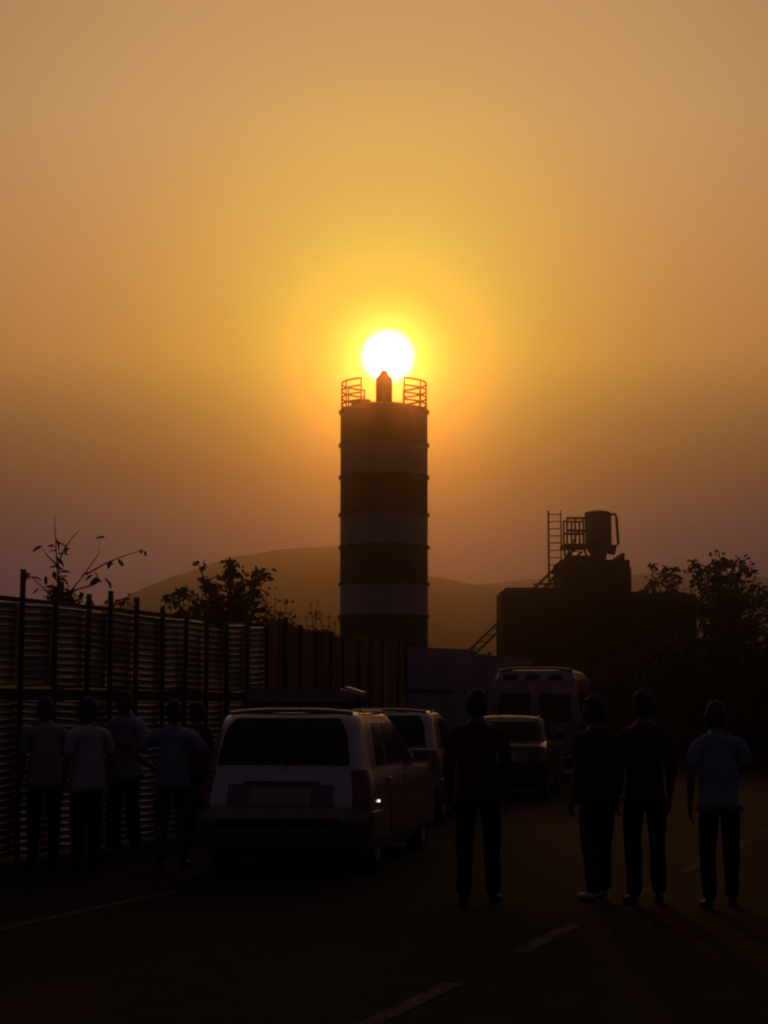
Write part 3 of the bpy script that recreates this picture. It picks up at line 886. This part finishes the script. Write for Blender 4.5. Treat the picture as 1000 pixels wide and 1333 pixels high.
    edges = [(0, 1), (1, 2), (2, 3), (3, 4), (4, 5), (5, 6)]
    for s_ in 'LR':
        end = J['wr' + s_].lerp(J['el' + s_], .06) if long_sleeve else J['sh' + s_].lerp(J['el' + s_], .82)
        seq = [(J['sh' + s_], .073), (J['sh' + s_].lerp(J['el' + s_], .5), .066)]
        seq += [(J['el' + s_], .052), (end, .04)] if long_sleeve else [(end, .060)]
        chain(4, seq)
    link('shirt', folds(join_mesh('shirt', [skin_mesh(nodes, edges, 1, 2)]), .013, loc[0]), shirt, root)
    # trousers
    nodes = [(sc3(V3((0, 0, .97))), (.128 * k * build, .094 * k)), (sc3(V3((0, 0, .90))), (.138 * k * build, .104 * k))]; edges = [(0, 1)]
    for s_ in 'LR':
        kn, an = J['knee' + s_], J['ank' + s_]
        chain(1, [(J['hip' + s_] - V3((0, 0, .06)), .098), (kn, .075), (kn.lerp(an, .6), .066), (an - V3((0, 0, .02)), .064)])
    link('trousers', folds(join_mesh('trousers', [skin_mesh(nodes, edges, 0, 2)]), .011, loc[0]), trousers, root)
    for s_ in 'LR':
        a, t = J['ank' + s_], J['toe' + s_]
        d = (t - a); d.z = 0; d.normalize()
        nodes = [(sc3(V3((a.x, a.y, .06)) - d * .035), .042 * k), (sc3(V3((a.x, a.y, .05)) + d * .05), (.046 * k, .042 * k)), (sc3(V3((a.x, a.y, .04)) + d * .15), (.046 * k, .033 * k)), (sc3(V3((a.x, a.y, .035)) + d * .20), (.034 * k, .026 * k))]
        link('shoe', join_mesh('shoe', [skin_mesh(nodes, [(0, 1), (1, 2), (2, 3)], 0)]), shoe, root)
    return root
def pg(px, Y): p = at(px, 920, Y); p.z = .0; return p
GL, GR = 'people gathered at the fence', 'people standing on the road'
person('person in a pale grey blue shirt, leftmost of those at the fence', pg(60, 11.0), 20, 1.71, 'shirt_grey', 'trouser_black', ('down', 'fold'), .03, yaw=10, group=GL, shirt_hem=.80, build=1.1)
person('person in a white shirt and black trousers, second from the left at the fence', pg(115, 10.7), 35, 1.70, 'shirt_white', 'trouser_black', ('down', 'out'), .04, lean=-.03, yaw=25, group=GL, shirt_hem=.80, build=1.1)
person('person in a lilac shirt with folded arms, tallest of those at the fence', pg(165, 11.8), 150, 1.79, 'shirt_lilac', 'trouser_brown', ('fold', 'fold'), .03, yaw=-15, group=GL, build=1.1)
person('person with hands on hips in a bluish shirt beside the silver car', pg(226, 11.0), -10, 1.68, 'shirt_blue', 'trouser_grey', ('hip', 'hip'), .03, yaw=20, group=GL, build=1.1)
person('person in a dark shirt standing between the silver car and the fence', pg(259, 12.9), 60, 1.66, 'shirt_brown', 'trouser_black', ('down', 'down'), .03, yaw=10, group=GL)
person('person in a dark red shirt standing in the road before the cars', pg(622, 9.0), -8, 1.76, 'shirt_red', 'trouser_black', ('down', 'down'), .07, yaw=-25, group=GR, long_sleeve=True, build=1.08)
person('person in dark brown clothes with pale shoes standing on the road', pg(776, 9.2), 30, 1.70, 'shirt_brown', 'trouser_brown', ('down', 'fold'), .08, yaw=20, shoe='shoe_white', group=GR)
person('person in dark olive shirt standing between the pale shoed and blue shirted people', pg(838, 9.0), 5, 1.75, 'shirt_olive', 'trouser_black', ('down', 'down'), .05, yaw=30, group=GR, long_sleeve=True)
person('person in a pale blue shirt walking away, rightmost on the road', pg(934, 8.85), 0, 1.66, 'shirt_blue', 'trouser_black', ('down', 'fold'), .10, lean=.06, nod=.5, hunch=.04, group=GR, build=1.08)

# ------------------------------------------------------------------ trees and shrubs
def leaf_cards(b, c, n_, spread, size, rnd):
    for _ in range(n_):
        d = Vector((rnd.gauss(0, 1), rnd.gauss(0, 1), rnd.gauss(0, .9)))
        p = c + d * spread * .55
        a = Vector((rnd.uniform(-1, 1), rnd.uniform(-1, 1), rnd.uniform(-.8, .5))).normalized()
        s_ = a.cross(Vector((rnd.uniform(-1, 1), rnd.uniform(-1, 1), rnd.uniform(-1, 1)))).normalized()
        u = a.cross(s_)
        l = size * rnd.uniform(.6, 1.3); w = l * .28
        b.add([p, p + a * l * .5 + s_ * w + u * w * .4, p + a * l, p + a * l * .5 - s_ * w + u * w * .4], [(0, 1, 2), (0, 2, 3)])
def tree(name, label, cat, loc, stems, leaf, leafm, seed, trunk_r=.06, clump=10, spread=.22, group=None, base_h=.0, fill=()):
    """stems: list of tip offsets (x,y,z) that branches reach for; leaves gather round the upper branches"""
    rnd = random.Random(seed)
    root = empty(name, loc, label=label, cat=cat, group=group)
    tr = MB(); cr = MB()
    top = max(s_[2] for s_ in stems)
    fork = Vector((0, 0, max(.15, base_h)))
    if base_h > .2:
        tr.tube([(0, 0, -.05), (rnd.uniform(-.05, .05), 0, base_h * .5), fork], [trunk_r, trunk_r * .8, trunk_r * .65], 8)
    for s_ in stems:
        tip = Vector(s_)
        pts = [fork.copy()]
        m_ = 7
        ctrl = fork.lerp(tip, .5) + Vector((rnd.uniform(-.15, .15), rnd.uniform(-.15, .15), .12)) * (tip.length * .25) + Vector((-tip.x * .18, -tip.y * .18, 0))
        for i in range(1, m_ + 1):
            t = i / m_
            p = fork * (1 - t) ** 2 + ctrl * 2 * t * (1 - t) + tip * t * t
            pts.append(p + Vector((rnd.uniform(-1, 1), rnd.uniform(-1, 1), 0)) * .025 * tip.length * .3)
        tr.tube(pts, [trunk_r * .6 * (1 - .82 * i / m_) + .004 for i in range(m_ + 1)], 6)
        for i in range(2, m_ + 1):
            sp = spread * (1.15 - .45 * i / m_) * rnd.uniform(.6, 1.2)
            leaf_cards(cr, pts[i], int(clump * rnd.uniform(.5, 1.3)), sp, leaf, rnd)
            if i < m_ and rnd.random() < .85:
                d = Vector((rnd.uniform(-1, 1), rnd.uniform(-1, 1), rnd.uniform(.1, .9))).normalized() * spread * rnd.uniform(1.2, 2.2)
                tr.tube([pts[i], pts[i] + d * .5 + Vector((0, 0, .04)), pts[i] + d], [trunk_r * .25, trunk_r * .16, .004], 5)
                leaf_cards(cr, pts[i] + d, int(clump * rnd.uniform(.5, 1.2)), spread * .7, leaf, rnd)
    for (x, y, z, sp, n_) in fill:
        leaf_cards(cr, Vector((x, y, z)), n_, sp, leaf, rnd)
    tr.build('trunk', 'bark', root, fix=False)
    o = link('crown', cr.mesh('crown', False), leafm, root); o['kind'] = 'stuff'
    return root
def stems_px(base, Y, pts, rnd, dy=.5):
    out = []
    for px, py in pts:
        p = at(px, py, Y); out.append((p.x - base.x, rnd.uniform(-dy, dy), p.z))
    return out
rnd = random.Random(21)
# bushy young tree and shrubs behind the fence
Y = 21.0; b0 = pg(298, Y)
tree('young_tree', 'leafy young tree with several upright tips rising behind the fence', 'tree', b0, stems_px(b0, Y, [(262, 738), (270, 765), (298, 732), (305, 742), (285, 765), (318, 770), (290, 790), (330, 760), (335, 745)], rnd), .15, 'leaf', 5, .06, 24, .17, base_h=1.9,
     fill=[((265 + i * 10 - 298) / 68, rnd.uniform(-.3, .3), rnd.uniform(2.9, 3.4), .3, 70) for i in range(8)])
Y = 20.0; b0 = pg(236, Y)
tree('round_shrub', 'low rounded shrub just left of the leafy young tree', 'shrub', b0, stems_px(b0, Y, [(222, 780), (230, 770), (240, 770), (250, 776), (256, 785), (236, 785)], rnd, .3), .11, 'leaf', 6, .035, 30, .17, base_h=.5,
     fill=[(rnd.uniform(-.25, .25), rnd.uniform(-.2, .2), rnd.uniform(2.6, 3.3), .25, 70) for i in range(6)])
Y = 22.5; b0 = pg(358, Y)
tree('thin_shrub', 'thin shrub just right of the leafy young tree with small dark leaves', 'shrub', b0, stems_px(b0, Y, [(337, 770), (345, 768), (360, 782), (372, 780), (352, 795), (380, 805), (366, 800)], rnd, .4), .10, 'leaf', 8, .035, 11, .16, base_h=1.0,
     fill=[((340 + i * 8 - 358) / 63, rnd.uniform(-.2, .2), 2.9 - .05 * i, .25, 70) for i in range(6)])
Y = 26.0; b0 = pg(415, Y)
tree('bare_shrub', 'sparse twiggy shrub at the left foot of the striped silo', 'shrub', b0, stems_px(b0, Y, [(405, 785), (413, 779), (420, 795), (430, 803), (398, 803), (437, 806), (409, 810), (424, 812)], rnd, .4), .08, 'leaf_dry', 9, .03, 5, .14, base_h=1.2)
Y = 24.0; b0 = pg(392, Y)
tree('low_shrub', 'dark low shrub showing just above the brown hoarding', 'shrub', b0, stems_px(b0, Y, [(372, 818), (385, 819), (400, 824), (412, 830)], rnd, .3), .10, 'leaf', 10, .03, 30, .2, base_h=.8,
     fill=[((360 + i * 9 - 392) / 59, rnd.uniform(-.2, .2), 2.9 - .03 * i, .25, 60) for i in range(7)])
# sapling with a few big leaves at the left
Y = 14.5; b0 = pg(80, Y)
sap = empty('sapling', b0, label='nearly bare sapling with a few big leaves above the fence at far left', cat='tree')
def sp(px, py, dy=0): 
    p = at(px, py, Y + dy); return p - b0
b = MB()
b.tube([(0, 0, -.05), sp(80, 860), sp(78, 800), sp(72, 770)], [.035, .028, .02, .014], 8)
twigs = [[(78, 800), (75, 745), (73, 715), (72, 690), (71, 672)], [(80, 800), (92, 770), (112, 745), (128, 722), (130, 702)], [(112, 748), (135, 735), (160, 724), (188, 716)], [(78, 800), (70, 780), (55, 764), (40, 750), (33, 746)],
         [(74, 740), (82, 718), (94, 700), (104, 690)], [(80, 800), (98, 782), (108, 776), (116, 780)], [(84, 790), (82, 770), (83, 754)], [(74, 735), (62, 724), (55, 714)], [(78, 790), (62, 768), (52, 768)], [(98, 768), (120, 762), (133, 756)]]
for tw in twigs: b.tube([sp(x, y) for x, y in tw], [.013 - .009 * i / (len(tw) - 1) for i in range(len(tw))], 5)
b.build('trunk', 'bark', sap, fix=False)
lf = MB()
for i in range(6):
    t = i / 5; w = .42 * math.sin(PI * min(1, t * .95 + .03)) ** .8
    for q_ in (-1, 0, 1): lf.v.append((q_ * w * .5, t, (.12 * abs(q_) - .35 * t * t)))
for i in range(5):
    for j in range(2): a = i * 3 + j; lf.f.append((a, a + 1, a + 4, a + 3))
lfm = lf.mesh('leaf', True); lfm.materials.append(M['leaf'])
leaves = [(74, 708, 5), (71, 712, 4), (76, 722, 5), (72, 726, 5), (74, 734, 5), (77, 738, 4), (71, 745, 5), (79, 745, 4), (75, 756, 5), (72, 703, 5), (73, 718, 4), (76, 730, 4), (73, 740, 4), (75, 748, 3), (55, 712, 5), (53, 714, 4), (87, 710, 4), (89, 714, 3), (40, 747, 5), (34, 746, 4), (42, 752, 4), (60, 750, 4), (63, 753, 3), (51, 767, 3), (48, 769, 3), (130, 701, 4), (133, 700, 3),
          (145, 731, 5), (148, 735, 4), (155, 728, 4), (156, 733, 3), (184, 717, 4), (189, 718, 3), (123, 745, 4), (121, 749, 4), (128, 755, 6), (136, 754, 6), (122, 753, 4), (115, 746, 3), (80, 752, 5), (84, 756, 4), (107, 772, 5), (100, 776, 4), (116, 781, 4), (110, 784, 3), (70, 765, 4), (83, 762, 5), (78, 772, 5), (88, 772, 5), (92, 778, 5)]
for i, (px, py, s_) in enumerate(leaves):
    o = bpy.data.objects.new('leaf', lfm); col.objects.link(o); o.parent = sap
    o.location = sp(px, py, rnd.uniform(-.15, .15)); o.rotation_euler = (rnd.uniform(-1.2, .4), rnd.uniform(-.8, .8), rnd.uniform(0, 6.28)); s2 = s_ * .031; o.scale = (s2, s2, s2)
Y = 15.2; b0 = pg(78, Y)
tree('small_bush', 'small dense bush at the fence top beneath the bare sapling', 'shrub', b0, stems_px(b0, Y, [(72, 768), (80, 765), (90, 770), (68, 775)], rnd, .1), .09, 'leaf', 14, .02, 20, .12, base_h=1.5, fill=[(0.02, 0, 3.0, .2, 120)])
Y = 17.0; b0 = pg(155, Y)
tree('small_bush', 'pair of small tufts of leaves showing over the fence right of the bare sapling', 'shrub', b0, stems_px(b0, Y, [(143, 782), (150, 787), (163, 784), (168, 780), (172, 792)], rnd, .15), .09, 'leaf', 15, .02, 12, .12, base_h=1.4)
# right side
Y = 36.0; b0 = pg(948, Y)
tree('tree', 'open crowned tree with upright leafy tips right of the batching plant', 'tree', b0, stems_px(b0, Y, [(905, 735), (912, 745), (924, 731), (938, 738), (955, 738), (960, 732), (973, 742), (985, 757), (995, 770), (920, 770), (945, 765), (965, 775), (905, 785), (990, 790)], rnd, 1.2), .25, 'leaf', 31, .13, 22, .34, base_h=2.2)
Y = 40.0; b0 = pg(866, Y)
tree('thin_tree', 'thin tree with two leafy tips just above the plant right end', 'tree', b0, stems_px(b0, Y, [(849, 740), (852, 752), (869, 745), (875, 742), (884, 748), (890, 752)], rnd, .6), .22, 'leaf', 32, .08, 18, .25, base_h=2.5)
for i, (px, Y, top, w_, lab) in enumerate(((905, 31, 832, 1.5, 'dense dark bush below the plant right end'), (958, 30, 838, 1.4, 'dense dark bush under the open crowned tree'), (1005, 29, 815, 1.4, 'tallest dense dark bush at the right edge of the view'),
                                       (860, 33, 850, 1.3, 'dense low bush hidden behind the standing people, before the plant'), (1065, 31, 810, 1.6, 'dense dark bush just outside the right edge'), (800, 36, 858, 1.2, 'dense low bush between the van and the standing people'))):
    b0 = pg(px, Y); h_ = at(px, top, Y).z
    st = [(rnd.uniform(-w_, w_), rnd.uniform(-w_, w_) * .6, h_ * rnd.uniform(.7, 1.02)) for _ in range(12)]
    fl = [(rnd.uniform(-w_, w_), rnd.uniform(-w_, w_) * .6, h_ * rnd.uniform(.08, .85), .5, 170) for _ in range(22)]
    tree('dense_bush', lab, 'bush', b0, st, .2, 'leaf', 40 + i, .06, 24, .4, base_h=.3, group='dense bushes right of the plant', fill=fl)

# ------------------------------------------------------------------ dusty air
hz_ = MB(); hz_.box((0, 465, 32.5), (1620, 1390, 67))
hm = bpy.data.materials.new('haze_air'); hm.use_nodes = True
t = hm.node_tree; t.nodes.remove(t.nodes['Principled BSDF'])
pv = t.nodes.new('ShaderNodeVolumePrincipled')
pv.inputs['Color'].default_value = (.72, .84, .98, 1)
pv.inputs['Density'].default_value = 0.0016
pv.inputs['Anisotropy'].default_value = .976
t.links.new(pv.outputs[0], [n_ for n_ in t.nodes if n_.type == 'OUTPUT_MATERIAL'][0].inputs['Volume'])
tag(hz_.build('haze', hm), 'dusty air over the whole place', kind='stuff')
